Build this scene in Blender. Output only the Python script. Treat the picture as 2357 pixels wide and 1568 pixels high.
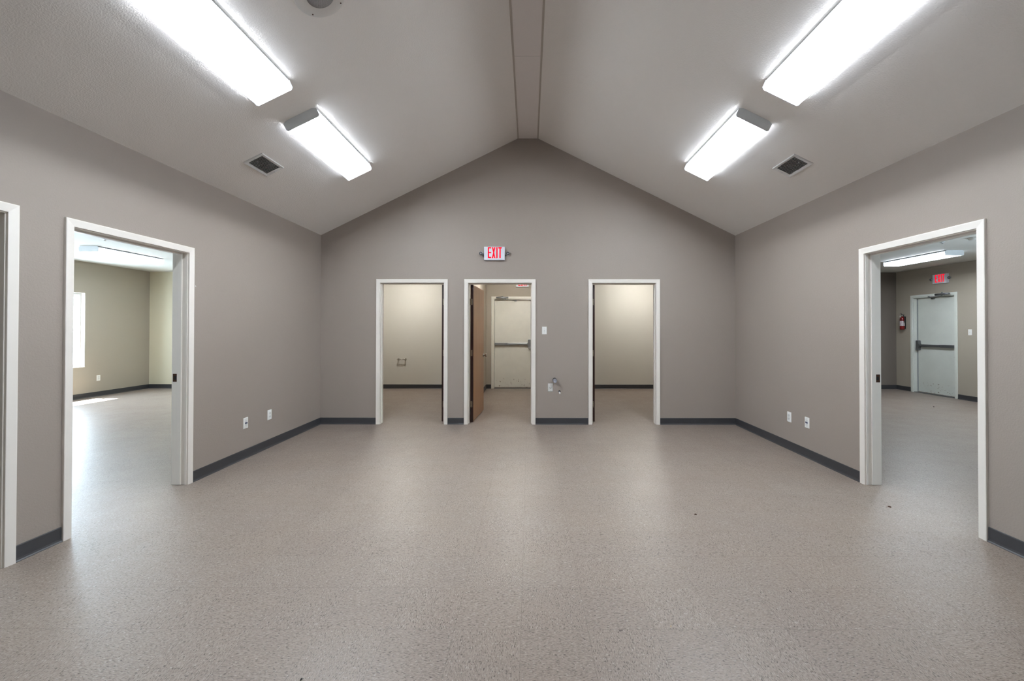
import bpy, bmesh, math, random
from math import radians as R, pi, cos, sin, tan, sqrt
from mathutils import Matrix, Vector

for o in list(bpy.data.objects):
    bpy.data.objects.remove(o)
COL = bpy.context.scene.collection
SC = bpy.context.scene

# ------------------------------------------------------------ camera
W_PX, H_PX = 2357, 1568
F_PX, CX, CY = 954.84, 1218.22, 750.82
CAM_H = 1.3692
cam = bpy.data.cameras.new('camera')
cam_o = bpy.data.objects.new('camera', cam)
COL.objects.link(cam_o)
cam.sensor_fit = 'HORIZONTAL'
cam.sensor_width = 36.0
cam.lens = 36.0 * F_PX / W_PX
cam.shift_x = (W_PX / 2 - CX) / W_PX
cam.shift_y = -(H_PX / 2 - CY) / W_PX
cam.clip_start = 0.05
cam_o.matrix_world = (Matrix.Translation((0, 0, CAM_H)) @ Matrix.Rotation(0.0001, 4, 'Z')
                      @ Matrix.Rotation(0.0081, 4, 'X') @ Matrix.Rotation(-0.0011, 4, 'Y')
                      @ Matrix.Rotation(pi / 2, 4, 'X'))
SC.camera = cam_o

# ------------------------------------------------------------ world, sun, exposure
EXPOSURE = 0.27
TUBE_L = 155.0          # fluorescent tubes
LENS_L = 17.0           # backlit lens of the fixtures
SKY_L = 40.0
SUN_E = 120.0
DOME_L = 124.0
SC.view_settings.view_transform = 'Standard'
SC.view_settings.look = 'None'
SC.view_settings.exposure = EXPOSURE
SC.view_settings.gamma = 1.0
SC.view_settings.use_curve_mapping = False

world = bpy.data.worlds.new('sky')
SC.world = world
world.use_nodes = True
bg = world.node_tree.nodes['Background']
bg.inputs[0].default_value = (0.74, 0.87, 1.0, 1)
bg.inputs[1].default_value = SKY_L

sun = bpy.data.lights.new('sun', 'SUN')
sun.energy = SUN_E
sun.angle = R(0.6)
sun.color = (1.0, 0.96, 0.9)
sun_o = bpy.data.objects.new('sun', sun)
COL.objects.link(sun_o)
sun_dir = Vector((0.42, 0.02, -1.0)).normalized()
sun_o.rotation_euler = sun_dir.to_track_quat('-Z', 'Y').to_euler()
sun_o.location = (-14, 7, 9)

# ------------------------------------------------------------ room dimensions
XL, XR, YB = -3.015, 2.9785, 5.994
ZW = 2.731                      # side wall height
RL, RR, ZR = -0.1745, 0.1305, 4.1356   # flat strip at the ridge
YF = -3.6                       # wall behind the camera
T = 0.125                       # partition thickness
YR = 9.61                       # rear outside wall
XWL, XWR = -8.80, 8.50          # outside walls of the two side rooms
ZS = 2.70                       # flat ceiling of side rooms and rear rooms
TILE = 0.3048
TX, TY = -0.0365, 1.9051
DW, DH = 0.915, 2.037           # clear door opening
CAS = 0.058
THL = math.atan((ZR - ZW) / (RL - XL))
THR = math.atan((ZR - ZW) / (XR - RR))

# ------------------------------------------------------------ helpers
def s2l(c):
    c /= 255.0
    return c / 12.92 if c <= 0.04045 else ((c + 0.055) / 1.055) ** 2.4

def rgb(r, g, b):
    return (s2l(r), s2l(g), s2l(b), 1)

class NT:
    def __init__(self, name):
        self.m = bpy.data.materials.new(name)
        self.m.use_nodes = True
        self.t = self.m.node_tree
        self.b = self.t.nodes['Principled BSDF']
        self.out = self.t.nodes['Material Output']
    def n(self, kind, **kw):
        nd = self.t.nodes.new(kind)
        for k, v in kw.items():
            setattr(nd, k, v)
        return nd
    def l(self, a, b):
        self.t.links.new(a, b)
    def val(self, sock, v):
        if hasattr(v, 'is_linked') or isinstance(v, bpy.types.NodeSocket):
            self.l(v, sock)
        else:
            sock.default_value = v
    def math(self, op, a, b=0.0, c=None):
        nd = self.n('ShaderNodeMath', operation=op)
        self.val(nd.inputs[0], a); self.val(nd.inputs[1], b)
        if c is not None: self.val(nd.inputs[2], c)
        return nd.outputs[0]
    def mix(self, f, a, b):
        nd = self.n('ShaderNodeMix', data_type='RGBA')
        self.val(nd.inputs[0], f); self.val(nd.inputs[6], a); self.val(nd.inputs[7], b)
        return nd.outputs[2]
    def noise(self, vec, scale, detail=2.0, rough=0.5):
        nd = self.n('ShaderNodeTexNoise')
        if vec is not None: self.l(vec, nd.inputs['Vector'])
        nd.inputs['Scale'].default_value = scale
        nd.inputs['Detail'].default_value = detail
        nd.inputs['Roughness'].default_value = rough
        return nd.outputs[0]
    def ramp(self, v, a, b):
        nd = self.n('ShaderNodeMapRange')
        self.val(nd.inputs[0], v)
        nd.inputs[1].default_value = a; nd.inputs[2].default_value = b
        return nd.outputs[0]
    def bump(self, h, strength, dist):
        nd = self.n('ShaderNodeBump')
        nd.inputs['Strength'].default_value = strength
        nd.inputs['Distance'].default_value = dist
        self.l(h, nd.inputs['Height'])
        self.l(nd.outputs[0], self.b.inputs['Normal'])
    def pos(self):
        return self.n('ShaderNodeNewGeometry').outputs['Position']
    def obj(self):
        return self.n('ShaderNodeTexCoord').outputs['Object']

def plain(name, col, rough=0.5, metal=0.0, spec=0.5, var=0.05, vscale=30, bumps=0.0):
    m = NT(name)
    o = m.obj()
    nz = m.noise(o, vscale, 3)
    dark = tuple(c * (1 - var) for c in col[:3]) + (1,)
    lite = tuple(min(1, c * (1 + var)) for c in col[:3]) + (1,)
    m.l(m.mix(nz, dark, lite), m.b.inputs['Base Color'])
    m.b.inputs['Roughness'].default_value = rough
    m.b.inputs['Metallic'].default_value = metal
    m.b.inputs['Specular IOR Level'].default_value = spec
    if bumps:
        m.bump(nz, bumps, 0.002)
    return m.m

def paint_wall(name, col):
    m = NT(name)
    p = m.pos()
    big = m.noise(p, 1.3, 2)
    d = tuple(c * 0.97 for c in col[:3]) + (1,)
    l = tuple(c * 1.03 for c in col[:3]) + (1,)
    m.l(m.mix(big, d, l), m.b.inputs['Base Color'])
    m.b.inputs['Roughness'].default_value = 0.55
    m.b.inputs['Specular IOR Level'].default_value = 0.35
    peel = m.noise(p, 95, 3, 0.6)
    m.bump(m.ramp(peel, 0.35, 0.7), 0.24, 0.0020)
    return m.m

def texture_ceiling(name, col):
    m = NT(name)
    p = m.pos()
    m.b.inputs['Base Color'].default_value = col
    m.b.inputs['Roughness'].default_value = 0.7
    m.b.inputs['Specular IOR Level'].default_value = 0.25
    a = m.noise(p, 105, 3, 0.55)
    m.bump(m.ramp(a, 0.36, 0.68), 0.28, 0.0035)
    return m.m

def floor_tiles():
    m = NT('speckled_vinyl_tile')
    p = m.pos()
    sep = m.n('ShaderNodeSeparateXYZ'); m.l(p, sep.inputs[0])
    u = m.math('DIVIDE', m.math('SUBTRACT', sep.outputs[0], TX), TILE)
    v = m.math('DIVIDE', m.math('SUBTRACT', sep.outputs[1], TY), TILE)
    fu, fv = m.math('FLOOR', u), m.math('FLOOR', v)
    par = m.math('FLOORED_MODULO', m.math('ADD', fu, fv), 2.0)
    # streak direction turns from tile to tile
    k1, k2 = 390.0, 120.0
    sx = m.math('ADD', k1, m.math('MULTIPLY', par, k2 - k1))
    sy = m.math('ADD', k2, m.math('MULTIPLY', par, k1 - k2))
    cmb = m.n('ShaderNodeCombineXYZ')
    m.l(m.math('MULTIPLY', sep.outputs[0], sx), cmb.inputs[0])
    m.l(m.math('MULTIPLY', sep.outputs[1], sy), cmb.inputs[1])
    cell = m.math('ADD', m.math('MULTIPLY', fu, 7.13), m.math('MULTIPLY', fv, 3.71))
    m.l(cell, cmb.inputs[2])
    vec = cmb.outputs[0]
    n1 = m.noise(vec, 0.6, 3.0, 0.6)
    off = m.n('ShaderNodeVectorMath', operation='ADD'); m.l(vec, off.inputs[0]); off.inputs[1].default_value = (57, 23, 9)
    n2 = m.noise(off.outputs[0], 0.70, 0.0, 0.5)
    off2 = m.n('ShaderNodeVectorMath', operation='ADD'); m.l(vec, off2.inputs[0]); off2.inputs[1].default_value = (11, 91, 31)
    n3 = m.noise(off2.outputs[0], 0.70, 0.0, 0.5)
    wn = m.n('ShaderNodeTexWhiteNoise', noise_dimensions='2D')
    cc = m.n('ShaderNodeCombineXYZ'); m.l(fu, cc.inputs[0]); m.l(fv, cc.inputs[1]); m.l(cc.outputs[0], wn.inputs[0])
    c = m.mix(m.ramp(n1, 0.33, 0.67), FLOOR_A, FLOOR_B)
    c = m.mix(m.math('MULTIPLY', wn.outputs[0], 0.34), c, rgb(126, 113, 104))
    c = m.mix(m.math('MULTIPLY', m.ramp(n2, 0.64, 0.74), 0.8), c, rgb(62, 51, 45))
    c = m.mix(m.math('MULTIPLY', m.ramp(n3, 0.68, 0.80), 0.5), c, rgb(190, 182, 173))
    # worn warm patches
    wear = m.noise(p, 1.9, 4, 0.6)
    c = m.mix(m.math('MULTIPLY', m.ramp(wear, 0.35, 0.7), 0.14), c, rgb(146, 126, 106))
    # seams
    du = m.math('SUBTRACT', 0.5, m.math('ABSOLUTE', m.math('SUBTRACT', m.math('FRACT', u), 0.5)))
    dv = m.math('SUBTRACT', 0.5, m.math('ABSOLUTE', m.math('SUBTRACT', m.math('FRACT', v), 0.5)))
    seam = m.math('LESS_THAN', m.math('MINIMUM', du, dv), 0.0030)
    c = m.mix(m.math('MULTIPLY', seam, 0.42), c, rgb(70, 58, 50))
    m.l(c, m.b.inputs['Base Color'])
    rg = m.noise(p, 3.3, 5, 0.65)
    m.l(m.math('ADD', FLOOR_ROUGH, m.math('MULTIPLY', rg, 0.16)), m.b.inputs['Roughness'])
    m.b.inputs['Specular IOR Level'].default_value = 0.38
    wav = m.noise(p, 7.0, 3, 0.6)
    fine = m.noise(p, 160.0, 2, 0.6)
    h = m.math('ADD', m.math('MULTIPLY', wav, 1.0), m.math('MULTIPLY', fine, 0.035))
    m.bump(h, 0.22, 0.012)
    return m.m

def wood(name, c1, c2, c3):
    m = NT(name)
    o = m.obj()
    mp = m.n('ShaderNodeMapping'); m.l(o, mp.inputs[0]); mp.inputs['Scale'].default_value = (22, 22, 1.3)
    a = m.noise(mp.outputs[0], 1.0, 5, 0.65)
    mp2 = m.n('ShaderNodeMapping'); m.l(o, mp2.inputs[0]); mp2.inputs['Scale'].default_value = (160, 160, 4)
    b = m.noise(mp2.outputs[0], 1.0, 3, 0.6)
    c = m.mix(m.ramp(a, 0.3, 0.7), c1, c2)
    c = m.mix(m.math('MULTIPLY', m.ramp(b, 0.5, 0.75), 0.45), c, c3)
    m.l(c, m.b.inputs['Base Color'])
    m.b.inputs['Roughness'].default_value = 0.33
    m.b.inputs['Coat Weight'].default_value = 0.3
    m.b.inputs['Coat Roughness'].default_value = 0.25
    return m.m

def emission(name, col, strength):
    m = NT(name)
    e = m.n('ShaderNodeEmission')
    e.inputs[0].default_value = col
    e.inputs[1].default_value = strength
    m.l(e.outputs[0], m.out.inputs[0])
    m.t.nodes.remove(m.b)
    return m.m

def lens_material(name, col, strength, clear=0.62):
    # ribbed translucent acrylic: part see-through to the tubes, part glowing from within
    m = NT(name)
    tr = m.n('ShaderNodeBsdfTransparent'); tr.inputs[0].default_value = (0.97, 0.98, 1, 1)
    e = m.n('ShaderNodeEmission'); e.inputs[0].default_value = col
    w = m.n('ShaderNodeTexWave', wave_type='BANDS', bands_direction='Y')
    w.inputs['Scale'].default_value = 26.0
    m.l(m.obj(), w.inputs['Vector'])
    m.l(m.math('ADD', strength * 0.93, m.math('MULTIPLY', w.outputs[1], strength * 0.14)), e.inputs[1])
    mx = m.n('ShaderNodeMixShader'); mx.inputs[0].default_value = 1 - clear
    m.l(tr.outputs[0], mx.inputs[1]); m.l(e.outputs[0], mx.inputs[2])
    m.l(mx.outputs[0], m.out.inputs[0])
    m.t.nodes.remove(m.b)
    return m.m

def pane_material():
    m = NT('window_glass')
    tr = m.n('ShaderNodeBsdfTransparent'); tr.inputs[0].default_value = (0.94, 0.97, 0.98, 1)
    gl = m.n('ShaderNodeBsdfGlossy'); gl.inputs['Roughness'].default_value = 0.02
    mx = m.n('ShaderNodeMixShader'); mx.inputs[0].default_value = 0.07
    m.l(tr.outputs[0], mx.inputs[1]); m.l(gl.outputs[0], mx.inputs[2])
    m.l(mx.outputs[0], m.out.inputs[0])
    m.t.nodes.remove(m.b)
    return m.m

def steel_door_paint(name, col, seed):
    m = NT(name)
    o = m.obj()
    sep = m.n('ShaderNodeSeparateXYZ'); m.l(o, sep.inputs[0])
    mp = m.n('ShaderNodeMapping'); m.l(o, mp.inputs[0]); mp.inputs['Location'].default_value = (seed, seed * 2, seed)
    grime = m.noise(mp.outputs[0], 3, 4, 0.6)
    c = m.mix(m.ramp(grime, 0.3, 0.8), col, tuple(x * 0.9 for x in col[:3]) + (1,))
    spots = m.noise(mp.outputs[0], 19, 4, 0.7)
    low = m.ramp(sep.outputs[2], 0.24, 0.03)
    mask = m.math('MULTIPLY', m.ramp(spots, 0.61, 0.64), m.math('GREATER_THAN', low, 0.02))
    c = m.mix(m.math('MULTIPLY', mask, 0.85), c, rgb(112, 84, 58))
    edge = m.math('LESS_THAN', sep.outputs[2], m.math('ADD', 0.014, m.math('MULTIPLY', spots, 0.02)))
    c = m.mix(m.math('MULTIPLY', edge, 0.6), c, rgb(120, 92, 62))
    rare = m.noise(mp.outputs[0], 27, 2, 0.5)
    c = m.mix(m.math('MULTIPLY', m.ramp(rare, 0.76, 0.78), 0.6), c, rgb(110, 100, 88))
    m.l(c, m.b.inputs['Base Color'])
    m.b.inputs['Roughness'].default_value = 0.42
    m.bump(m.noise(o, 80, 3), 0.15, 0.001)
    return m.m

def label_paper():
    m = NT('extinguisher_label')
    o = m.obj()
    mp = m.n('ShaderNodeMapping'); m.l(o, mp.inputs[0]); mp.inputs['Scale'].default_value = (60, 60, 110)
    v = m.noise(mp.outputs[0], 1.0, 1)
    c = m.mix(m.ramp(v, 0.52, 0.58), rgb(222, 214, 216), rgb(140, 90, 100))
    m.l(c, m.b.inputs['Base Color'])
    m.b.inputs['Roughness'].default_value = 0.5
    return m.m

FLOOR_A = rgb(116, 104, 95)
FLOOR_B = rgb(150, 138, 128)
FLOOR_ROUGH = 0.32

M = {}
M['wall'] = paint_wall('warm_grey_wall_paint', rgb(151, 140, 131))
M['wall_cream'] = paint_wall('pale_cream_wall_paint', rgb(204, 200, 190))
M['wall_sunlit'] = paint_wall('sunlit_sand_wall_paint', rgb(203, 196, 172))  # paler than the adjoining taupe wall: window light put into the colour
M['wall_taupe'] = paint_wall('taupe_wall_paint', rgb(165, 156, 142))
M['wall_shaded'] = paint_wall('shaded_taupe_wall_paint', rgb(112, 104, 96))  # darker copy of the taupe: shade on the far wall put into the colour
M['ceiling'] = texture_ceiling('knockdown_ceiling_paint', rgb(221, 215, 208))
M['white_ceiling'] = texture_ceiling('white_side_room_ceiling_paint', rgb(216, 216, 210))
M['panel'] = plain('smooth_ceiling_board', rgb(216, 208, 202), 0.65, var=0.02, vscale=6)
M['strip'] = plain('ceiling_trim_strip', rgb(176, 166, 154), 0.6, var=0.03)
M['floor'] = floor_tiles()
M['trim'] = plain('white_gloss_trim_paint', rgb(228, 222, 213), 0.35, var=0.015, vscale=14)
M['base'] = plain('dark_grey_rubber_base', rgb(56, 56, 58), 0.42, var=0.06, vscale=9)
M['wood'] = wood('stained_birch_door', rgb(138, 94, 58), rgb(166, 120, 80), rgb(96, 58, 32))
M['wood_edge'] = wood('dark_red_door_edge', rgb(34, 10, 7), rgb(48, 16, 10), rgb(20, 5, 4))  # door edges much darker and redder than the faces
M['steel_cream'] = steel_door_paint('scuffed_cream_steel_paint', rgb(224, 222, 212), 3.7)
M['steel_white'] = steel_door_paint('scuffed_pale_green_steel_paint', rgb(214, 217, 209), 8.1)
M['frame_cream'] = plain('cream_steel_frame_paint', rgb(226, 223, 213), 0.4, var=0.03)
M['frame_pale'] = plain('pale_steel_frame_paint', rgb(216, 219, 211), 0.4, var=0.03)
M['gap'] = plain('dark_door_gasket', rgb(45, 42, 36), 0.7)
M['brass'] = plain('aged_brass', rgb(142, 130, 112), 0.35, 0.8, var=0.12)
M['bronze'] = plain('dark_bronze', rgb(74, 50, 36), 0.35, 0.9, var=0.15)
M['chrome'] = plain('satin_nickel', rgb(190, 186, 180), 0.22, 1.0, var=0.05)
M['alu'] = plain('brushed_aluminium', rgb(168, 172, 176), 0.38, 0.85, var=0.08, vscale=50)
M['alu_dark'] = plain('dull_grey_aluminium', rgb(120, 122, 124), 0.42, 0.8, var=0.08, vscale=50)
M['galv'] = plain('galvanised_pipe', rgb(150, 152, 160), 0.35, 0.25, var=0.2, vscale=60)
M['black'] = plain('black_plastic', rgb(26, 26, 27), 0.4, var=0.1)
M['hole'] = plain('dark_opening', rgb(20, 18, 17), 0.9)
M['plate'] = plain('white_plastic_plate', rgb(232, 231, 227), 0.3, var=0.01)
M['plate_in'] = plain('white_plastic_insert', rgb(214, 214, 211), 0.35, var=0.02)
M['blue'] = plain('navy_blue_jack', rgb(24, 44, 104), 0.35)
M['sign'] = plain('off_white_sign_housing', rgb(214, 216, 224), 0.45, var=0.02)
M['red_lit'] = emission('lit_red_letters', (1.0, 0.008, 0.03, 1), 0.95)
M['grey_lamp'] = plain('grey_lamp_head', rgb(150, 152, 156), 0.35, 0.3)
M['lamp_glass'] = plain('lamp_head_lens', rgb(190, 194, 200), 0.12, 0.6)
M['metal_white'] = plain('white_enamel_metal', rgb(208, 213, 216), 0.35, var=0.02)
M['endcap'] = plain('grey_enamel_end_cap', rgb(226, 232, 235), 0.38, var=0.03)
M['vent'] = plain('white_enamel_vent', rgb(206, 204, 200), 0.3, 0.1, var=0.03)
M['slat'] = plain('grey_vent_slat', rgb(200, 198, 196), 0.35, 0.2, var=0.06)
M['speaker'] = plain('off_white_baffle', rgb(196, 191, 184), 0.45, var=0.02)
M['red'] = plain('extinguisher_red_paint', rgb(112, 12, 15), 0.22, var=0.08)
M['paper'] = label_paper()
M['tube'] = emission('fluorescent_tube', (0.86, 0.925, 1.0, 1), TUBE_L)
M['lens'] = lens_material('ribbed_acrylic_lens', (0.86, 0.94, 1.0, 1), LENS_L)
M['lens_side'] = lens_material('prismatic_lens_side', (0.72, 0.84, 1.0, 1), 2.8, 0.03)
M['dome'] = emission('frosted_dome_glow', (1.0, 0.98, 0.94, 1), DOME_L)
M['glass'] = pane_material()
M['vinyl'] = plain('white_vinyl_sash', rgb(238, 240, 242), 0.35, var=0.01)
M['leaf'] = plain('dry_brown_leaf', rgb(70, 46, 28), 0.8, var=0.3, vscale=200)
M['crumb'] = plain('black_grit', rgb(30, 26, 24), 0.8, var=0.3, vscale=300)
M['yellow'] = plain('yellow_chip', rgb(176, 138, 58), 0.6, var=0.2, vscale=200)

# ---- mesh builder
class MB:
    def __init__(self):
        self.v = []; self.f = []; self.m = []; self.s = []
    def face(self, idx, mi=0, sm=False):
        self.f.append(idx); self.m.append(mi); self.s.append(sm)
    def box(self, x0, x1, y0, y1, z0, z1, mi=0):
        b = len(self.v)
        self.v += [(x, y, z) for z in (z0, z1) for y in (y0, y1) for x in (x0, x1)]
        for q in ((0, 2, 3, 1), (4, 5, 7, 6), (0, 1, 5, 4), (2, 6, 7, 3), (0, 4, 6, 2), (1, 3, 7, 5)):
            self.face([b + i for i in q], mi)
        return self
    def prism(self, poly, axis, a0, a1, mi=0):
        """extrude a 2D polygon; axis 'y' -> poly (x,z), 'z' -> (x,y), 'x' -> (y,z)"""
        b = len(self.v); n = len(poly)
        for a in (a0, a1):
            for p, q in poly:
                self.v.append({'y': (p, a, q), 'z': (p, q, a), 'x': (a, p, q)}[axis])
        self.face([b + i for i in range(n)], mi)
        self.face([b + n + i for i in reversed(range(n))], mi)
        for i in range(n):
            j = (i + 1) % n
            self.face([b + i, b + n + i, b + n + j, b + j], mi)
        return self
    def lathe(self, prof, seg=24, origin=(0, 0, 0), axis='z', mi=0, sm=True):
        """revolve (radius, height) points about an axis through origin"""
        b = len(self.v); n = len(prof); ox, oy, oz = origin
        for k in range(seg):
            a = 2 * pi * k / seg
            for r, h in prof:
                c, s = r * cos(a), r * sin(a)
                p = {'z': (c, s, h), 'y': (c, h, s), 'x': (h, c, s)}[axis]
                self.v.append((p[0] + ox, p[1] + oy, p[2] + oz))
        for k in range(seg):
            k2 = (k + 1) % seg
            for i in range(n - 1):
                self.face([b + k * n + i, b + k2 * n + i, b + k2 * n + i + 1, b + k * n + i + 1], mi, sm)
        for i in (0, n - 1):
            if prof[i][0] > 1e-6:
                self.face([b + k * n + i for k in range(seg)], mi)
        return self
    def cyl(self, p0, p1, r, seg=16, r1=None, mi=0, cap=True):
        p0, p1 = Vector(p0), Vector(p1); r1 = r if r1 is None else r1
        d = (p1 - p0).normalized()
        u = d.orthogonal().normalized(); w = d.cross(u)
        b = len(self.v)
        for p, rr in ((p0, r), (p1, r1)):
            for k in range(seg):
                a = 2 * pi * k / seg
                self.v.append(tuple(p + u * (rr * cos(a)) + w * (rr * sin(a))))
        for k in range(seg):
            k2 = (k + 1) % seg
            self.face([b + k, b + k2, b + seg + k2, b + seg + k], mi, True)
        if cap:
            self.face([b + k for k in reversed(range(seg))], mi)
            self.face([b + seg + k for k in range(seg)], mi)
        return self
    def tube(self, pts, r, seg=10, mi=0):
        pts = [Vector(p) for p in pts]
        b = len(self.v); prev = None
        for i, p in enumerate(pts):
            d = (pts[min(i + 1, len(pts) - 1)] - pts[max(i - 1, 0)]).normalized()
            u = d.orthogonal().normalized() if prev is None else (prev - d * prev.dot(d)).normalized()
            prev = u; w = d.cross(u)
            for k in range(seg):
                a = 2 * pi * k / seg
                self.v.append(tuple(p + u * (r * cos(a)) + w * (r * sin(a))))
        for i in range(len(pts) - 1):
            for k in range(seg):
                k2 = (k + 1) % seg
                self.face([b + i * seg + k, b + i * seg + k2, b + (i + 1) * seg + k2, b + (i + 1) * seg + k], mi, True)
        self.face([b + k for k in reversed(range(seg))], mi)
        self.face([b + (len(pts) - 1) * seg + k for k in range(seg)], mi)
        return self
    def capsule(self, p0, p1, r, seg=14):
        p0, p1 = Vector(p0), Vector(p1); d = (p1 - p0).normalized()
        u = d.orthogonal().normalized(); w = d.cross(u)
        rings = []
        for i in range(1, 5):
            a = pi / 2 * i / 4; rings.append((p0 + d * (r - r * sin(a)), r * (1 - cos(a)) if False else r * sin(a)))
        rings = [(p0 + d * (r * (1 - cos(pi / 2 * i / 4))), r * sin(pi / 2 * i / 4)) for i in range(1, 5)]
        rings += [(p1 - d * (r * (1 - cos(pi / 2 * i / 4))), r * sin(pi / 2 * i / 4)) for i in range(4, 0, -1)]
        b = len(self.v)
        for p, rr in rings:
            for k in range(seg):
                a = 2 * pi * k / seg
                self.v.append(tuple(p + u * (rr * cos(a)) + w * (rr * sin(a))))
        for i in range(len(rings) - 1):
            for k in range(seg):
                k2 = (k + 1) % seg
                self.face([b + i * seg + k, b + i * seg + k2, b + (i + 1) * seg + k2, b + (i + 1) * seg + k], 0, True)
        self.face([b + k for k in reversed(range(seg))]); self.face([b + (len(rings) - 1) * seg + k for k in range(seg)])
        return self
    def build(self, name, mats, parent=None, bevel=0.0, matrix=None):
        me = bpy.data.meshes.new(name)
        me.from_pydata(self.v, [], self.f)
        for p, mi, s in zip(me.polygons, self.m, self.s):
            p.material_index = mi; p.use_smooth = s
        bm = bmesh.new(); bm.from_mesh(me)
        bmesh.ops.recalc_face_normals(bm, faces=bm.faces)
        bm.to_mesh(me); bm.free()
        for mt in (mats if isinstance(mats, (list, tuple)) else [mats]):
            me.materials.append(mt)
        o = bpy.data.objects.new(name, me)
        COL.objects.link(o)
        if parent: o.parent = parent
        if matrix: o.matrix_local = matrix
        if bevel:
            b = o.modifiers.new('bevel', 'BEVEL'); b.width = bevel; b.segments = 2; b.limit_method = 'ANGLE'
            b.angle_limit = R(40)
        return o

def tag(o, label, cat, group=None, kind=None):
    o['label'] = label; o['category'] = cat
    if group: o['group'] = group
    if kind: o['kind'] = kind
    return o

def empty(name, loc, rz=0.0, rot=None):
    e = bpy.data.objects.new(name, None)
    COL.objects.link(e)
    e.empty_display_size = 0.1
    e.location = loc
    e.rotation_euler = rot if rot else (0, 0, rz)
    return e

def copy_tree(o, parent=None):
    c = o.copy(); COL.objects.link(c)
    if parent: c.parent = parent
    for ch in list(o.children):
        copy_tree(ch, c)
    return c

def struct(name, mb, mat, label, cat):
    o = mb.build(name, mat)
    return tag(o, label, cat, kind='structure')

# ------------------------------------------------------------ shell
JT = 0.019                                   # jamb board thickness
# back wall doors: x of clear opening centre
D1C = (-2.2083 - 1.1781) / 2
D2C = (-0.9412 + 0.0919) / 2
D3C = (0.8528 + 1.8845) / 2
LAC = (2.6812 + 3.7123) / 2                  # y centres, side doors
LBC = 2.4363 - 1.031 / 2
RAC = (2.6956 + 3.7296) / 2
OW = DW + 2 * JT                             # rough opening
OH = DH + JT

def wall_boxes(mb, a0, a1, openings, z1, put):
    """boxes of a straight wall along one axis around openings (centre, width, sill, head)"""
    cur = a0
    for c, w, s, h in sorted(openings):
        put(mb, cur, c - w / 2, 0, z1)
        if s > 0: put(mb, c - w / 2, c + w / 2, 0, s)
        if h < z1: put(mb, c - w / 2, c + w / 2, h, z1)
        cur = c + w / 2
    put(mb, cur, a1, 0, z1)

# floor under everything
struct('floor', MB().box(XWL - 0.2, XWR + 0.2, YF - 0.2, YR + 0.2, -0.12, 0.0), M['floor'],
       'speckled taupe vinyl tile floor with alternating streak direction', 'floor')

mb = MB()
wall_boxes(mb, XL, XR, [(D1C, OW, 0, OH), (D2C, OW, 0, OH), (D3C, OW, 0, OH)], ZW,
           lambda b, p, q, z0, z1: b.box(p, q, YB, YB + T, z0, z1))
mb.prism([(XL, ZW), (XR, ZW), (XR, ZW + 0.14), (RR + 0.02, ZR + 0.12), (RL - 0.02, ZR + 0.12), (XL, ZW + 0.14)], 'y', YB, YB + T)
struct('wall_back', mb, M['wall'], 'warm grey gable wall with three white-cased doorways', 'wall')

mb = MB()
wall_boxes(mb, YF, YB + T, [(LBC, OW, 0, OH), (LAC, OW, 0, OH)], ZW,
           lambda b, p, q, z0, z1: b.box(XL - T, XL, p, q, z0, z1))
struct('wall_left', mb, M['wall'], 'warm grey left wall with doorway to the daylit side room', 'wall')
mb = MB()
wall_boxes(mb, YF, YB + T, [(RAC, OW, 0, OH)], ZW,
           lambda b, p, q, z0, z1: b.box(XR, XR + T, p, q, z0, z1))
struct('wall_right', mb, M['wall'], 'warm grey right wall with doorway to the side room with a fire door', 'wall')
mb = MB()
mb.box(XL, XR, YF - T, YF, 0, ZW)
mb.prism([(XL, ZW), (XR, ZW), (XR, ZW + 0.14), (RR + 0.02, ZR + 0.12), (RL - 0.02, ZR + 0.12), (XL, ZW + 0.14)], 'y', YF - T, YF)
struct('wall_front', mb, M['wall'], 'warm grey wall behind the viewer', 'wall')

# sloped ceiling halves, as slabs
nl = Vector((-sin(THL), 0, cos(THL))); nr = Vector((sin(THR), 0, cos(THR)))
def slab(a, b, n, t):
    return [(a[0], a[1]), (b[0], b[1]), (b[0] + n.x * t, b[1] + n.z * t), (a[0] + n.x * t, a[1] + n.z * t)]
eL = (XL - 0.12 * cos(THL), ZW - 0.12 * sin(THL)); eR = (XR + 0.12 * cos(THR), ZW - 0.12 * sin(THR))
struct('ceiling', MB().prism(slab((XL, ZW), (RL, ZR), nl, 0.1), 'y', YF, YB), M['ceiling'],
       'left slope of the vaulted textured off-white ceiling', 'ceiling')
struct('ceiling', MB().prism(slab((RR, ZR), (XR, ZW), nr, 0.1), 'y', YF, YB), M['ceiling'],
       'right slope of the vaulted textured off-white ceiling', 'ceiling')
SW = 0.020
JY = 4.18
mb = MB()
yy = JY
edges = [YF, JY - 4.88, JY - 2.44, JY, YB]
for a, b in zip(edges[:-1], edges[1:]):
    mb.box(RL + SW, RR - SW, a + (0.0015 if a != YF else 0), b - (0.0015 if b != YB else 0), ZR + 0.002, ZR + 0.012)
mb.box(RL - 0.04, RR + 0.04, YF, YB, ZR + 0.014, ZR + 0.09)
struct('ceiling', mb, M['panel'], 'flat smooth board strip running along the ridge of the ceiling', 'ceiling')
struct('trim_1', MB().prism([(RL, ZR - 0.001), (RL + SW, ZR - 0.002), (RL + SW, ZR + 0.0135), (RL, ZR + 0.0135)], 'y', YF, YB),
       M['strip'], 'thin trim strip along the left edge of the ridge board', 'trim')
struct('trim_2', MB().prism([(RR - SW, ZR - 0.002), (RR, ZR - 0.001), (RR, ZR + 0.0135), (RR - SW, ZR + 0.0135)], 'y', YF, YB),
       M['strip'], 'thin trim strip along the right edge of the ridge board', 'trim')

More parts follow.
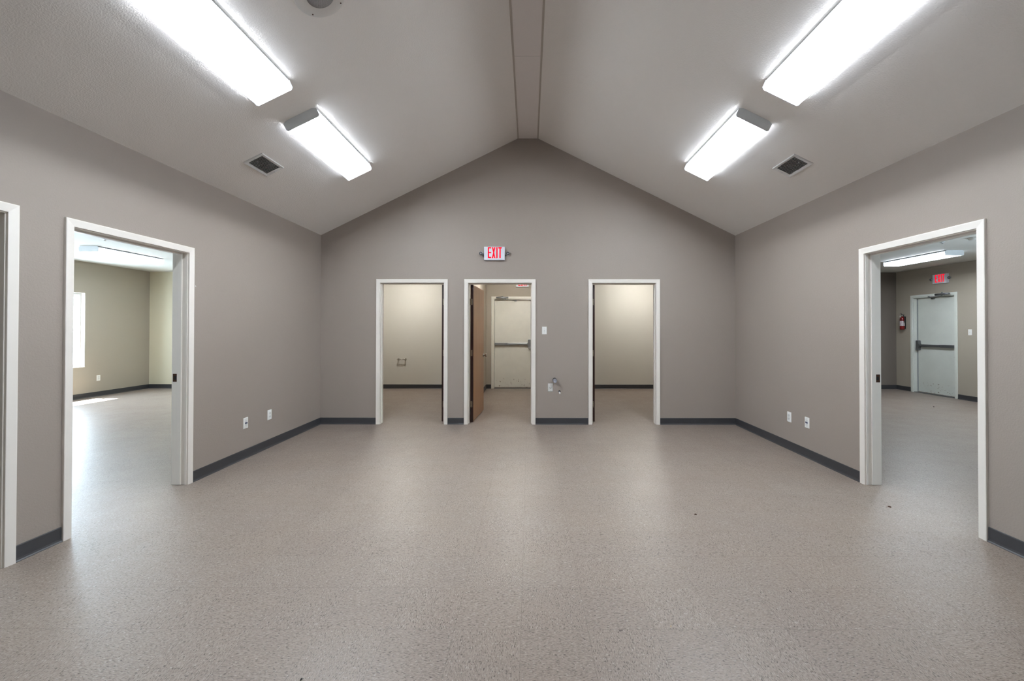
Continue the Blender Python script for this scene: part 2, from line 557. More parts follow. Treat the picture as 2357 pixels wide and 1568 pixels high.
# rear rooms (behind the gable wall)
RX0, RX1 = -3.75, 3.75          # outer side walls of the two rear rooms
HX0, HX1 = -1.0, 0.36           # hallway with the fire door
struct('wall_rear', MB().box(RX0, HX0 - 0.10, YR, YR + 0.15, 0, ZS), M['wall_cream'],
       'pale cream rear wall of the left rear room', 'wall')
E5C = -0.881 + 1.007 / 2
mb = MB()
wall_boxes(mb, HX0 - 0.10, HX1 + 0.10, [(E5C, 0.905, 0, 2.08)], ZS, lambda b, p, q, z0, z1: b.box(p, q, YR, YR + 0.15, z0, z1))
struct('wall_hall_rear', mb, M['wall_taupe'], 'taupe end wall of the short hallway around the cream exit door', 'wall')
struct('wall_rear', MB().box(HX1 + 0.10, RX1, YR, YR + 0.15, 0, ZS), M['wall_cream'],
       'pale cream rear wall of the right rear room', 'wall')
struct('wall_hall_left', MB().box(HX0 - 0.10, HX0, YB + T, YR, 0, ZS), M['wall_taupe'],
       'pale left side wall of the hallway behind the open brown door', 'wall')
struct('wall_hall_right', MB().box(HX1, HX1 + 0.10, YB + T, YR, 0, ZS), M['wall_taupe'],
       'right side wall of the hallway', 'wall')
struct('wall_room_left', MB().box(RX0 - 0.1, RX0, YB + T, YR + 0.15, 0, ZS), M['wall_cream'],
       'outer side wall of the left rear room', 'wall')
struct('wall_room_right', MB().box(RX1, RX1 + 0.1, YB + T, YR + 0.15, 0, ZS), M['wall_cream'],
       'outer side wall of the right rear room', 'wall')
struct('wall_stub_left', MB().box(RX0 - 0.1, XL - T, YB, YB + T, 0, ZS), M['wall_taupe'],
       'short return wall beside the left rear room', 'wall')
struct('wall_stub_right', MB().box(XR + T, RX1 + 0.1, YB, YB + T, 0, ZS), M['wall_taupe'],
       'short return wall beside the right rear room', 'wall')
struct('ceiling', MB().box(RX0 - 0.1, RX1 + 0.1, YB + T, YR + 0.15, ZS, ZS + 0.1), M['ceiling'],
       'flat ceiling over the rear rooms and hallway', 'ceiling')
# left side room
WINL = [7.755, 4.6, 1.4]  # first is the visible one; the other two are added for daylight on the floor
WW, WS, WH = 0.915, 0.61, 2.08
mb = MB()
wall_boxes(mb, YF, YR, [(c, WW, WS, WH) for c in WINL], ZS, lambda b, p, q, z0, z1: b.box(XWL - 0.16, XWL, p, q, z0, z1))
struct('wall_left_room', mb, M['wall_taupe'], 'taupe outside wall with the bright window in the left side room', 'wall')
struct('wall_left_room_rear', MB().box(XWL - 0.16, RX0 - 0.1, YR, YR + 0.15, 0, ZS), M['wall_sunlit'],
       'cream rear wall of the left side room, window light painted into its colour', 'wall')
struct('wall_left_room_front', MB().box(XWL - 0.16, XL - T, YF - T, YF, 0, ZS), M['wall_taupe'],
       'near end wall of the left side room', 'wall')
struct('ceiling', MB().box(XWL - 0.16, XL - T, YF, YB + T, ZS, ZS + 0.1).box(XWL - 0.16, RX0 - 0.1, YB + T, YR + 0.15, ZS, ZS + 0.1),
       M['white_ceiling'], 'flat white ceiling of the left side room', 'ceiling')
# right side room
E6C = 8.735
WINR = [4.4, 1.2]
mb = MB()
wall_boxes(mb, YF, YR, [(c, WW, WS, WH) for c in WINR] + [(E6C, 0.905, 0, 2.08)], ZS,
           lambda b, p, q, z0, z1: b.box(XWR, XWR + 0.16, p, q, z0, z1))
struct('wall_right_room', mb, M['wall_taupe'], 'taupe outside wall with the pale exit door in the right side room', 'wall')
struct('wall_right_room_rear', MB().box(RX1 + 0.1, XWR + 0.16, YR, YR + 0.15, 0, ZS), M['wall_shaded'],
       'rear wall of the right side room, shade painted into its colour, beside the fire extinguisher', 'wall')
struct('wall_right_room_front', MB().box(XR + T, XWR + 0.16, YF - T, YF, 0, ZS), M['wall_taupe'],
       'near end wall of the right side room', 'wall')
struct('ceiling', MB().box(XR + T, XWR + 0.16, YF, YB + T, ZS, ZS + 0.1).box(RX1 + 0.1, XWR + 0.16, YB + T, YR + 0.15, ZS, ZS + 0.1),
       M['white_ceiling'], 'flat ceiling of the right side room', 'ceiling')

# ------------------------------------------------------------ cove base
BH, BT = 0.095, 0.006
def cove(name, p0, p1, side, label, pieces):
    """runs along a wall; side = unit vector (x,y) pointing into the room"""
    mb = MB()
    prof = [(0, 0), (0.016, 0), (0.016, 0.003), (0.009, 0.009), (BT, 0.02), (BT, BH - 0.004), (BT * 0.5, BH), (0, BH)]
    for a, b in pieces:
        if abs(side[1]) > 0.5:   # wall runs along x at y=p0
            mb.prism([(p0 + side[1] * d, h) for d, h in prof], 'x', a, b)
        else:
            mb.prism([(p0 + side[0] * d, h) for d, h in prof], 'y', a, b)
    o = mb.build(name, M['base'])
    return tag(o, label, 'baseboard', kind='structure')
hc = DW / 2 + CAS + 0.001
cove('baseboard_back', YB, None, (0, -1), 'dark grey rubber base along the gable wall',
     [(XL + 0.006, D1C - hc), (D1C + hc, D2C - hc), (D2C + hc, D3C - hc), (D3C + hc, XR - 0.006)])
cove('baseboard_left', XL, None, (1, 0), 'dark grey rubber base along the left wall',
     [(YF, LBC - hc), (LBC + hc, LAC - hc), (LAC + hc, YB)])
cove('baseboard_right', XR, None, (-1, 0), 'dark grey rubber base along the right wall',
     [(YF, RAC - hc), (RAC + hc, YB)])
cove('baseboard_left_rear_room', YR, None, (0, -1), 'dark base seen through the leftmost gable doorway', [(RX0, HX0 - 0.1)])
cove('baseboard_right_rear_room', YR, None, (0, -1), 'dark base seen through the rightmost gable doorway', [(HX1 + 0.1, RX1)])
cove('baseboard_hall_rear', YR, None, (0, -1), 'short dark base beside the cream exit door', [(HX0, -0.884), (0.13, HX1)])
cove('baseboard_hall_left', HX0, None, (1, 0), 'dark base along the hallway side wall', [(YB + T, YR - 0.006)])
cove('baseboard_left_room', XWL, None, (1, 0), 'dark base under the window in the left side room', [(YF, YR - 0.006)])
cove('baseboard_left_room_rear', YR, None, (0, -1), 'dark base on the rear wall of the left side room', [(XWL, RX0 - 0.1)])
cove('baseboard_right_room', XWR, None, (-1, 0), 'dark base beside the exit door in the right side room',
     [(YF, E6C - 0.506), (E6C + 0.506, YR - 0.006)])
cove('baseboard_right_room_rear', YR, None, (0, -1), 'dark base on the rear wall of the right side room', [(RX1 + 0.1, XWR)])

# ------------------------------------------------------------ cased doorways
# local frame: x to the viewer's right, +y into the wall, z up; origin on the floor at the wall face
PROF = [(-0.001, 0), (0.006, 0.0), (0.006, 0.0115), (0.008, 0.013), (0.052, 0.0172), (0.0565, 0.0165), (0.058, 0.0145), (0.058, 0.0)]
def casing_mesh(mb, w, h, prof, y0, sgn):
    """mitred casing swept up, across and down; y0 = wall face, sgn = -1 towards viewer"""
    st = []
    for u, v in prof:
        st.append([(-w / 2 - u, 0.0), (-w / 2 - u, h + u), (w / 2 + u, h + u), (w / 2 + u, 0.0)])
    b = len(mb.v); n = len(prof)
    for k in range(4):
        for i in range(n):
            x, z = st[i][k]
            mb.v.append((x, y0 + sgn * prof[i][1], z))
    for k in range(3):
        for i in range(n):
            j = (i + 1) % n
            mb.face([b + k * n + i, b + k * n + j, b + (k + 1) * n + j, b + (k + 1) * n + i])
    mb.face([b + i for i in range(n)]); mb.face([b + 3 * n + i for i in reversed(range(n))])
    return mb

def doorway(name, loc, rz, label, hinge=None, open_deg=90.0, strike=None):
    d = empty(name, loc, rz)
    tag(d, label, 'doorway', kind='structure')
    w, h = DW, DH
    prof = PROF[1:]
    casing_mesh(MB(), w, h, prof, 0.0, -1).build('casing', M['trim'], d)
    casing_mesh(MB(), w, h, prof, T, 1).build('casing', M['trim'], d)
    j = MB()
    j.box(-w / 2 - JT, -w / 2, 0, T, 0, h).box(w / 2, w / 2 + JT, 0, T, 0, h)
    j.box(-w / 2 - JT, w / 2 + JT, 0, T, h, h + JT)
    j.build('jamb', M['trim'], d, bevel=0.0012)
    s = MB(); a, b2, t = 0.042, 0.078, 0.011
    s.box(-w / 2, -w / 2 + t, a, b2, 0.004, h).box(w / 2 - t, w / 2, a, b2, 0.004, h).box(-w / 2 + t, w / 2 - t, a, b2, h - t, h)
    s.build('door_stop', M['trim'], d, bevel=0.001)
    if strike:
        m2 = MB(); x = strike * (w / 2); xs = -strike
        m2.box(min(x, x + xs * 0.0015), max(x, x + xs * 0.0015), b2 + 0.004, T - 0.004, 0.905, 0.975, 0)
        m2.box(min(x + xs * 0.0015, x + xs * 0.002), max(x + xs * 0.0015, x + xs * 0.002), b2 + 0.013, T - 0.016, 0.925, 0.955, 1)
        m2.build('strike_plate', [M['bronze'], M['hole']], d)['label'] = 'dark bronze strike plate'
    if hinge:
        # leaf built in its own frame: pin at x=0,y=0; leaf extends along +y, thickness along x
        th, lw, lh = 0.044, 0.905, 2.018
        sg = 1 if hinge < 0 else -1
        lf = empty('door_leaf', (hinge * (w / 2 - 0.002), T + 0.012, 0.010), 0)
        lf.parent = d
        lf.rotation_euler = (0, 0, -sg * R(90 - open_deg) * 1.0)
        x0, x1 = (0.011, 0.011 + th) if sg > 0 else (-0.011 - th, -0.011)
        p = MB()
        p.box(x0, x1, 0.002, lw, 0, lh)
        o = p.build('door_panel', [M['wood'], M['wood_edge']], lf, bevel=0.0015)
        for poly in o.data.polygons:
            if abs(poly.normal.y) > 0.5 or abs(poly.normal.z) > 0.5: poly.material_index = 1
        for z in (0.255, 1.01, 1.765):
            hb = MB()
            hb.cyl((0.0, -0.004, z - 0.045), (0.0, -0.004, z + 0.045), 0.0065, 12)
            hb.cyl((0.0, -0.004, z - 0.052), (0.0, -0.004, z + 0.052), 0.004, 10)
            xa, xb = (0.0, 0.040) if sg > 0 else (-0.040, 0.0)
            hb.box(xa, xb, -0.0012, 0.002, z - 0.045, z + 0.045, 0)
            for dz in (-0.03, 0, 0.03):
                cx = (0.030 if abs(dz) > 0.01 else 0.022) * sg
                hb.cyl((cx, -0.002, z + dz), (cx, -0.0011, z + dz), 0.004, 10, mi=1)
            xj = -sg * 0.002
            hb.box(min(xj, xj + sg * 0.0022), max(xj, xj + sg * 0.0022), -0.044, -0.008, z - 0.045, z + 0.045, 0)
            hb.build('hinge', [M['brass'], M['hole']], lf)['label'] = 'aged metal butt hinge'
        for fx, s2 in ((x1, 1), (x0, -1)):
            k = MB(); yk, zk = lw - 0.062, 0.925
            prof2 = [(0.0, 0.0), (0.031, 0.0), (0.031, 0.004), (0.024, 0.008), (0.012, 0.010), (0.010, 0.020), (0.0105, 0.030),
                     (0.018, 0.035), (0.026, 0.042), (0.0275, 0.050), (0.024, 0.060), (0.015, 0.065), (0.0, 0.066)]
            k.lathe([(r, s2 * hh) for r, hh in prof2], 20, (fx, yk, zk), 'x')
            k.build('knob', M['chrome'], lf)['label'] = 'round satin metal door knob'
    return d

doorway('door_1', (XL, LAC, 0), pi / 2, 'white-cased doorway in the left wall looking into the daylit room', strike=1)
doorway('door_2', (XL, LBC, 0), pi / 2, 'white-cased doorway cut off at the left edge of the photo', strike=1)
doorway('door_3', (XR, RAC, 0), -pi / 2, 'white-cased doorway in the right wall looking towards the fire extinguisher', strike=-1)
doorway('door_4', (D1C, YB, 0), 0, 'leftmost doorway of the gable wall, toilet paper holder beyond', hinge=1, open_deg=91)
doorway('door_5', (D2C, YB, 0), 0, 'middle gable doorway with brown door open and exit door beyond', hinge=-1, open_deg=86.6)
doorway('door_6', (D3C, YB, 0), 0, 'rightmost doorway of the gable wall with an empty pale room beyond', hinge=-1, open_deg=92)

# ------------------------------------------------------------ steel exit doors
def exit_door(name, loc, rz, mir, mat, label, metal):
    """mir=+1: bar head at viewer's right; -1 mirrored"""
    d = empty(name, loc, rz)
    tag(d, label, 'door', kind='structure')
    w, h, f = 0.905, 2.08, 0.051
    fr = [(0.0, 0.0), (0.0, 0.012), (0.004, 0.016), (f - 0.004, 0.016), (f, 0.012), (f, 0.0)]
    mb = casing_mesh(MB(), w, h, fr, 0.0, -1)
    mb.box(-w / 2, -w / 2 + 0.016, 0.0, 0.115, 0, h).box(w / 2 - 0.016, w / 2, 0.0, 0.115, 0, h)
    mb.box(-w / 2 + 0.016, w / 2 - 0.016, 0.0, 0.115, h - 0.016, h)
    mb.build('frame', M['frame_cream'] if mat is M['steel_cream'] else M['frame_pale'], d, bevel=0.001)
    MB().box(-w / 2, w / 2, 0.117, 0.121, 0, h).build('gasket', M['gap'], d)
    lw = w / 2 - 0.016 - 0.004
    lf = MB().box(-lw, lw, 0.072, 0.1155, 0.014, h - 0.022)
    leaf = lf.build('door_panel', mat, d, bevel=0.0015)
    MB().box(-lw - 0.003, lw + 0.003, -0.004, 0.116, 0.0, 0.0095).build('threshold', M['alu_dark'], d, bevel=0.002)
    s = mir
    # hinge line opposite the bar head
    hm = MB(); hx = -s * (lw + 0.0)
    hm.box(min(hx, hx - s * 0.0035), max(hx, hx - s * 0.0035), 0.068, 0.076, 0.02, h - 0.03)
    hm.build('hinge', M['alu_dark'], d)
    ax = s * (lw - 0.022)
    MB().box(min(ax, s * lw), max(ax, s * lw), 0.0685, 0.072, 0.02, h - 0.03).box(min(ax - s * 0.003, ax), max(ax - s * 0.003, ax), 0.066, 0.072, 0.02, h - 0.03)\
        .build('edge_strip', M['alu'], d)
    # panic bar
    def bx(m, a, b, *r, mi=0):
        m.box(min(s * a, s * b), max(s * a, s * b), *r, mi)
    pb = empty('panic_bar', (0, 0.072, 1.03)); pb.parent = d
    m1 = MB(); bx(m1, -0.415, -0.12, -0.050, -0.0, -0.029, 0.029); bx(m1, -0.425, -0.415, -0.054, 0.0, -0.033, 0.033)
    m1.build('rail', metal, pb, bevel=0.004)
    m1 = MB(); bx(m1, -0.118, 0.345, -0.036, 0.0, -0.024, 0.024)
    m1.build('rail', metal, pb, bevel=0.003)
    m1 = MB(); bx(m1, -0.10, 0.335, -0.058, -0.037, -0.019, 0.019)
    m1.build('push_pad', M['alu'] if metal is M['alu'] else M['alu_dark'], pb, bevel=0.004)
    m1 = MB()
    m1.prism([(s * 0.330, -0.022), (s * 0.345, -0.040), (s * 0.350, -0.10), (s * 0.356, -0.108), (s * 0.404, -0.108), (s * 0.41, -0.10), (s * 0.41, 0.10),
              (s * 0.404, 0.108), (s * 0.356, 0.108), (s * 0.350, 0.10), (s * 0.345, 0.040), (s * 0.330, 0.022)], 'y', -0.062, 0.0)
    m1.build('latch_head', metal, pb, bevel=0.005)
    # closer: body on the frame head, arm down to the leaf
    cl = empty('door_closer', (0, 0, h + 0.022)); cl.parent = d
    m1 = MB(); a, b = -0.385 * s, -0.105 * s
    m1.cyl((a, -0.05, 0), (b, -0.05, 0), 0.021, 16); m1.box(min(a, b) + 0.03, max(a, b) - 0.03, -0.045, -0.016, -0.02, 0.02)
    xm = -0.245 * s
    m1.cyl((xm, -0.05, -0.03), (xm, -0.05, 0.038), 0.016, 14); m1.cyl((xm, -0.05, 0.036), (xm, -0.05, 0.046), 0.009, 10)
    m1.build('body', metal, cl)
    m1 = MB(); jx = -0.16 * s
    m1.tube([(xm, -0.05, -0.034), (xm + 0.03 * s, -0.12, -0.036), (jx, -0.24, -0.045)], 0.007, 8)
    m1.cyl((jx, -0.24, -0.058), (jx, -0.24, -0.034), 0.016, 14)
    m1.tube([(jx, -0.24, -0.052), (0.06 * s, 0.045, -0.062)], 0.006, 8)
    m1.box(min(0.03 * s, 0.09 * s), max(0.03 * s, 0.09 * s), 0.045, 0.072, -0.08, -0.055)
    m1.build('arm', metal, cl)
    return d
exit_door('door_7', (E5C, YR, 0), 0, 1, M['steel_cream'], 'cream steel exit door with push bar seen through the middle doorway', M['alu'])
exit_door('door_8', (XWR, E6C, 0), -pi / 2, -1, M['steel_white'], 'pale scuffed steel exit door with push bar in the right side room', M['alu_dark'])

# ------------------------------------------------------------ windows
def window(name, loc, rz, label, portal=True):
    d = empty(name, loc, rz)
    tag(d, label, 'window', kind='structure')
    w, h = WW, WH - WS
    f = MB(); y0, y1 = 0.085, 0.15; t = 0.035
    f.box(-w / 2, -w / 2 + t, y0, y1, 0, h).box(w / 2 - t, w / 2, y0, y1, 0, h)
    f.box(-w / 2 + t, w / 2 - t, y0, y1, 0, t).box(-w / 2 + t, w / 2 - t, y0, y1, h - t, h)
    f.build('window_frame', M['vinyl'], d, bevel=0.002)
    for (z0, z1, yo) in ((t, h / 2 + 0.018, 0.095), (h / 2 - 0.018, h - t, 0.122)):
        s = MB(); q = 0.034; a = w / 2 - t
        s.box(-a, -a + q, yo, yo + 0.024, z0, z1).box(a - q, a, yo, yo + 0.024, z0, z1)
        s.box(-a + q, a - q, yo, yo + 0.024, z0, z0 + q).box(-a + q, a - q, yo, yo + 0.024, z1 - q, z1)
        so = s.build('window_sash', M['vinyl'], d, bevel=0.002)
        MB().box(-a + q, a - q, yo + 0.010, yo + 0.014, z0 + q, z1 - q).build('pane', M['glass'], so)
    MB().box(-w / 2 - 0.0, w / 2 + 0.0, -0.012, 0.085, -0.0, 0.014).build('window_sill', M['trim'], d, bevel=0.003)
    if portal:
        L = bpy.data.lights.new('portal', 'AREA'); L.shape = 'RECTANGLE'; L.size = w; L.size_y = h
        L.cycles.is_portal = True
        po = bpy.data.objects.new('portal', L); COL.objects.link(po); po.parent = d
        po.location = (0, 0.17, h / 2); po.rotation_euler = (-pi / 2, 0, 0)
    return d
for i, c in enumerate(WINL):
    window('window_%d' % (i + 1), (XWL, c, WS), pi / 2,
           ['bright window at the left edge of the left doorway view', 'unseen middle window added for daylight in the left side room',
            'unseen near window added for daylight in the left side room'][i])
for i, c in enumerate(WINR):
    window('window_%d' % (i + 4), (XWR, c, WS), -pi / 2,
           ['hidden middle window of the right side room', 'hidden near window of the right side room'][i])

# ------------------------------------------------------------ wraparound fluorescent lights
# local frame: x across, y along, z into the ceiling; the ceiling plane is z=0
def make_fixture(length=1.205, width=0.312, depth=0.088):
    r = empty('ceiling_light', (0, 0, 0))
    L = length / 2; wz = width / 2
    # housing: pan on the ceiling with turned edges
    h = MB()
    h.prism([(-0.125, 0), (0.125, 0), (0.125, -0.022), (-0.125, -0.022)], 'y', -L + 0.006, L - 0.006)
    h.prism([(-0.125, -0.004), (-wz + 0.002, -0.016), (-wz + 0.002, -0.020), (-0.125, -0.008)], 'y', -L + 0.006, L - 0.006)
    h.prism([(0.125, -0.004), (wz - 0.002, -0.016), (wz - 0.002, -0.020), (0.125, -0.008)], 'y', -L + 0.006, L - 0.006)
    h.build('housing', M['metal_white'], r)
    # lens: shallow trough, open at the top
    t = 0.002
    prof = [(-wz, -0.020), (-wz + 0.004, -depth + 0.012), (-wz + 0.016, -depth), (wz - 0.016, -depth), (wz - 0.004, -depth + 0.012), (wz, -0.020)]
    m = MB(); n = len(prof); b = 0
    for y in (-L + 0.004, L - 0.004):
        for x, z in prof: m.v.append((x, y, z))
    for i in range(n - 1):
        m.face([i, i + 1, n + i + 1, n + i], 0 if i == 2 else 1)
    m.build('lens', [M['lens'], M['lens_side']], r)
    # end caps
    cap = [(-0.128, -0.001), (0.128, -0.001), (wz + 0.003, -0.016), (wz + 0.001, -depth + 0.010), (wz - 0.014, -depth - 0.003),
           (-wz + 0.014, -depth - 0.003), (-wz - 0.001, -depth + 0.010), (-wz - 0.003, -0.016)]
    for y0 in (-L, L - 0.004):
        MB().prism(cap, 'y', y0, y0 + 0.004).build('end_cap', M['endcap'], r)
    for x in (-0.112, -0.066, 0.066, 0.112):
        MB().capsule((x, -L + 0.03, -0.050), (x, L - 0.03, -0.050), 0.0125).build('tube', M['tube'], r)
    return r
def on_left(e, y, off=0.0):
    return Vector((XL + e * cos(THL), y, ZW + e * sin(THL))) - nl * off
def on_right(e, y, off=0.0):
    return Vector((XR - e * cos(THR), y, ZW + e * sin(THR))) - nr * off
FE = 1.132
fix = make_fixture()
places = [
    (on_left(FE, 4.185), (0, -THL, 0), 'short-looking fluorescent light above the left vent, nearer the gable wall'),
    (on_left(FE, 2.582), (0, -THL, 0), 'large lit fluorescent light at the top left, cut by the photo edge'),
    (on_right(FE, 4.178), (0, THR, 0), 'short-looking fluorescent light beside the right vent, nearer the gable wall'),
    (on_right(FE, 2.572), (0, THR, 0), 'large lit fluorescent light at the top right, cut by the photo edge'),
    (Vector((-7.06, 7.235, ZS)), (0, 0, 0), 'lit fluorescent light seen through the left doorway'),
    (Vector((7.08, 7.50, ZS)), (0, 0, 0), 'lit fluorescent light seen through the right doorway'),
    (Vector((-7.06, 3.0, ZS)), (0, 0, 0), 'fluorescent light hidden in the near part of the left side room'),
    (Vector((6.90, 3.0, ZS)), (0, 0, 0), 'fluorescent light hidden in the near part of the right side room'),
]
for i, (p, rot, lab) in enumerate(places):
    o = fix if i == 0 else copy_tree(fix)
    o.location = p; o.rotation_euler = rot
    tag(o, lab, 'ceiling light', 'fluorescent ceiling lights')

# round lights of the rear rooms (out of sight above the door heads)
def make_dome():
    r = empty('dome_light', (0, 0, 0))
    MB().lathe([(0.0, 0.0), (0.165, 0.0), (0.168, -0.006), (0.160, -0.020), (0.0, -0.020)], 32).build('base', M['metal_white'], r)
    MB().lathe([(0.15, -0.0205), (0.148, -0.04), (0.125, -0.066), (0.08, -0.084), (0.0, -0.09)], 32).build('diffuser', M['dome'], r)
    return r
dm = make_dome()
for i, (x, y, lab) in enumerate([(-2.62, 8.50, 'round glowing ceiling light of the left rear room'),
                                 (-0.24, 8.10, 'round glowing ceiling light of the hallway'),
                                 (2.42, 8.60, 'round glowing ceiling light of the right rear room')]):
    o = dm if i == 0 else copy_tree(dm)
    o.location = (x, y, ZS)
    tag(o, lab, 'ceiling light', 'round ceiling lights')

# ------------------------------------------------------------ vents
def make_vent():
    r = empty('ceiling_vent', (0, 0, 0))
    # x along the slope (short), y along the room (long)
    a, b, ia, ib = 0.098, 0.170, 0.070, 0.135
    m = MB()
    prof = [(0.0, 0.0), (0.0, 0.010), (0.004, 0.013), (0.024, 0.009), (0.028, 0.005), (0.028, 0.0)]
    b0 = len(m.v); n = len(prof)
    for cx, cy in ((-1, -1), (1, -1), (1, 1), (-1, 1)):
        for u, v in prof:
            m.v.append((cx * (a - u), cy * (b - u * (b - ib) / (a - ia)), -v))
    for k in range(4):
        k2 = (k + 1) % 4
        for i in range(n - 1):
            m.face([b0 + k * n + i, b0 + k * n + i + 1, b0 + k2 * n + i + 1, b0 + k2 * n + i])
    m.build('frame', M['vent'], r)
    MB().box(-ia, ia, -ib, ib, -0.0015, -0.0005).build('backing', M['hole'], r)
    sl_ = MB()
    N = 15
    for k in range(N):
        y = -ib + (k + 0.5) * 2 * ib / N
        sl_.prism([(y - 0.0035, -0.0115), (y - 0.0018, -0.012), (y + 0.0045, -0.002), (y + 0.0030, -0.002)], 'x', -ia, ia)
    sl_.build('slats', M['slat'], r)
    MB().cyl((0.0, -ib + 0.028, -0.024), (0.0, -ib + 0.022, -0.008), 0.0035, 8).build('damper_lever', M['vent'], r)
    for s in (-1, 1):
        MB().cyl((0, s * (b - 0.017), -0.0135), (0, s * (b - 0.017), -0.009), 0.0045, 10).build('screw', M['alu'], r)
    return r
v = make_vent()
v.location = on_left(0.509, 3.99); v.rotation_euler = (0, -THL, 0)
tag(v, 'white louvred air vent on the left ceiling slope below the light', 'air vent', 'ceiling vents')
v2 = copy_tree(v)
v2.location = on_right(0.499, 3.985); v2.rotation_euler = (0, THR, 0)
tag(v2, 'white louvred air vent on the right ceiling slope below the light', 'air vent', 'ceiling vents')

# ------------------------------------------------------------ ceiling speaker
sp = empty('ceiling_speaker', on_left(1.838, 2.682), rot=(0, -THL, 0))
tag(sp, 'round off-white ceiling speaker with perforated grille at the top edge', 'speaker')
MB().lathe([(0.0, -0.001), (0.163, -0.001), (0.164, -0.005), (0.160, -0.009), (0.094, -0.012), (0.089, -0.009), (0.0, -0.009)], 64).build('baffle', M['speaker'], sp)
g = MB(); g.lathe([(0.0, -0.0105), (0.0885, -0.0105), (0.0885, -0.0095), (0.0, -0.0095)], 48)
def grille_mat():
    m = NT('perforated_grille')
    o = m.obj(); sep = m.n('ShaderNodeSeparateXYZ'); m.l(o, sep.inputs[0])
    rr = m.math('SQRT', m.math('ADD', m.math('POWER', sep.outputs[0], 2.0), m.math('POWER', sep.outputs[1], 2.0)))
    ring = m.math('DIVIDE', rr, 0.0046)
    ri = m.math('FLOOR', ring)
    ang = m.math('ARCTAN2', sep.outputs[1], sep.outputs[0])
    cnt = m.math('MAXIMUM', m.math('FLOOR', m.math('MULTIPLY', ri, 6.0)), 1.0)
    ua = m.math('SUBTRACT', m.math('FRACT', m.math('MULTIPLY', m.math('ADD', m.math('DIVIDE', ang, 2 * pi), 0.5), cnt)), 0.5)
    ur = m.math('SUBTRACT', m.math('FRACT', ring), 0.5)
    d = m.math('SQRT', m.math('ADD', m.math('POWER', ua, 2.0), m.math('POWER', ur, 2.0)))
    hole = m.math('LESS_THAN', d, 0.36)
    m.l(m.mix(hole, rgb(176, 172, 168), rgb(34, 30, 30)), m.b.inputs['Base Color'])
    m.b.inputs['Roughness'].default_value = 0.45
    return m.m
g.build('grille', grille_mat(), sp)
for k, an in enumerate((0.86, 0.86 + pi / 2, 0.86 + pi, 0.86 + 3 * pi / 2)):
    MB().cyl((0.143 * cos(an), 0.143 * sin(an), -0.0125), (0.143 * cos(an), 0.143 * sin(an), -0.008), 0.0045, 10).build('screw', M['bronze'], sp)

# ------------------------------------------------------------ exit signs
LET = {
    'E': [[(0, 0), (0.38, 0), (0.38, 1), (0, 1)], [(0.38, 0), (1, 0), (1, 0.12), (0.38, 0.12)],
          [(0.38, 0.45), (0.98, 0.45), (0.98, 0.56), (0.38, 0.56)], [(0.38, 0.88), (1, 0.88), (1, 1), (0.38, 1)]],
    'X': [[(0, 0), (0.36, 0), (1, 1), (0.64, 1)], [(0, 1), (0.36, 1), (1, 0), (0.64, 0)]],
    'I': [[(0, 0), (1, 0), (1, 1), (0, 1)]],
    'T': [[(0.31, 0), (0.69, 0), (0.69, 0.88), (0.31, 0.88)], [(0, 0.88), (1, 0.88), (1, 1), (0, 1)]],
}
def make_sign():
    r = empty('exit_sign', (0, 0, 0))
    w, h, t = 0.150, 0.0975, 0.046
    m = MB(); b = 0
    fw, fh = w - 0.002, h - 0.002
    m.v += [(-w, 0, -h), (w, 0, -h), (w, 0, h), (-w, 0, h), (-fw, -t, -fh), (fw, -t, -fh), (fw, -t, fh), (-fw, -t, fh)]
    for q in ((0, 1, 2, 3), (4, 7, 6, 5), (0, 4, 5, 1), (1, 5, 6, 2), (2, 6, 7, 3), (3, 7, 4, 0)): m.face(list(q))
    m.build('housing', M['sign'], r, bevel=0.003)
    u = 0.300 / 1050.0
    for ch, x0, x1 in (('E', 195, 370), ('X', 405, 580), ('I', 625, 690), ('T', 725, 900)):
        m = MB()
        for i, poly in enumerate(LET[ch]):
            pts = [(-0.150 + (x0 + p * (x1 - x0)) * u, -0.0695 + q * 0.158) for p, q in poly]
            m.prism(pts, 'y', -t - 0.0012 - 0.0001 * i, -t + 0.0005)
        m.build('letter', M['red_lit'], r)
    for s in (-1, 1):
        hd = MB()
        hd.cyl((s * 0.150, -0.024, -0.012), (s * 0.166, -0.024, -0.006), 0.009, 12)
        c = Vector((s * 0.190, -0.03, 0.002)); dr = Vector((s * 0.25, -1, -0.25)).normalized()
        hd.cyl(c - dr * 0.018, c + dr * 0.006, 0.018, 22, 0.0265)
        hd.cyl(c + dr * 0.006, c + dr * 0.016, 0.0275, 22)
        ho = hd.build('emergency_lamp', M['grey_lamp'], r)
        MB().cyl(c + dr * 0.016, c + dr * 0.0175, 0.023, 20).build('ring', M['black'], ho)
        MB().cyl(c + dr * 0.0175, c + dr * 0.019, 0.014, 18, 0.010).build('lamp_glass', M['lamp_glass'], ho)
    return r
sg = make_sign()
for i, (p, rz, lab) in enumerate([((-0.5035, YB, 2.4625), 0, 'lit red EXIT sign on the gable wall above the middle doorway'),
                                  ((-0.160, YR, 2.445), 0, 'EXIT sign mostly hidden behind the head of the middle doorway'),
                                  ((XWR, 8.545, 2.424), -pi / 2, 'lit red EXIT sign above the exit door in the right side room')]):
    o = sg if i == 0 else copy_tree(sg)
    o.location = p; o.rotation_euler = (0, 0, rz)
    tag(o, lab, 'exit sign', 'exit signs')

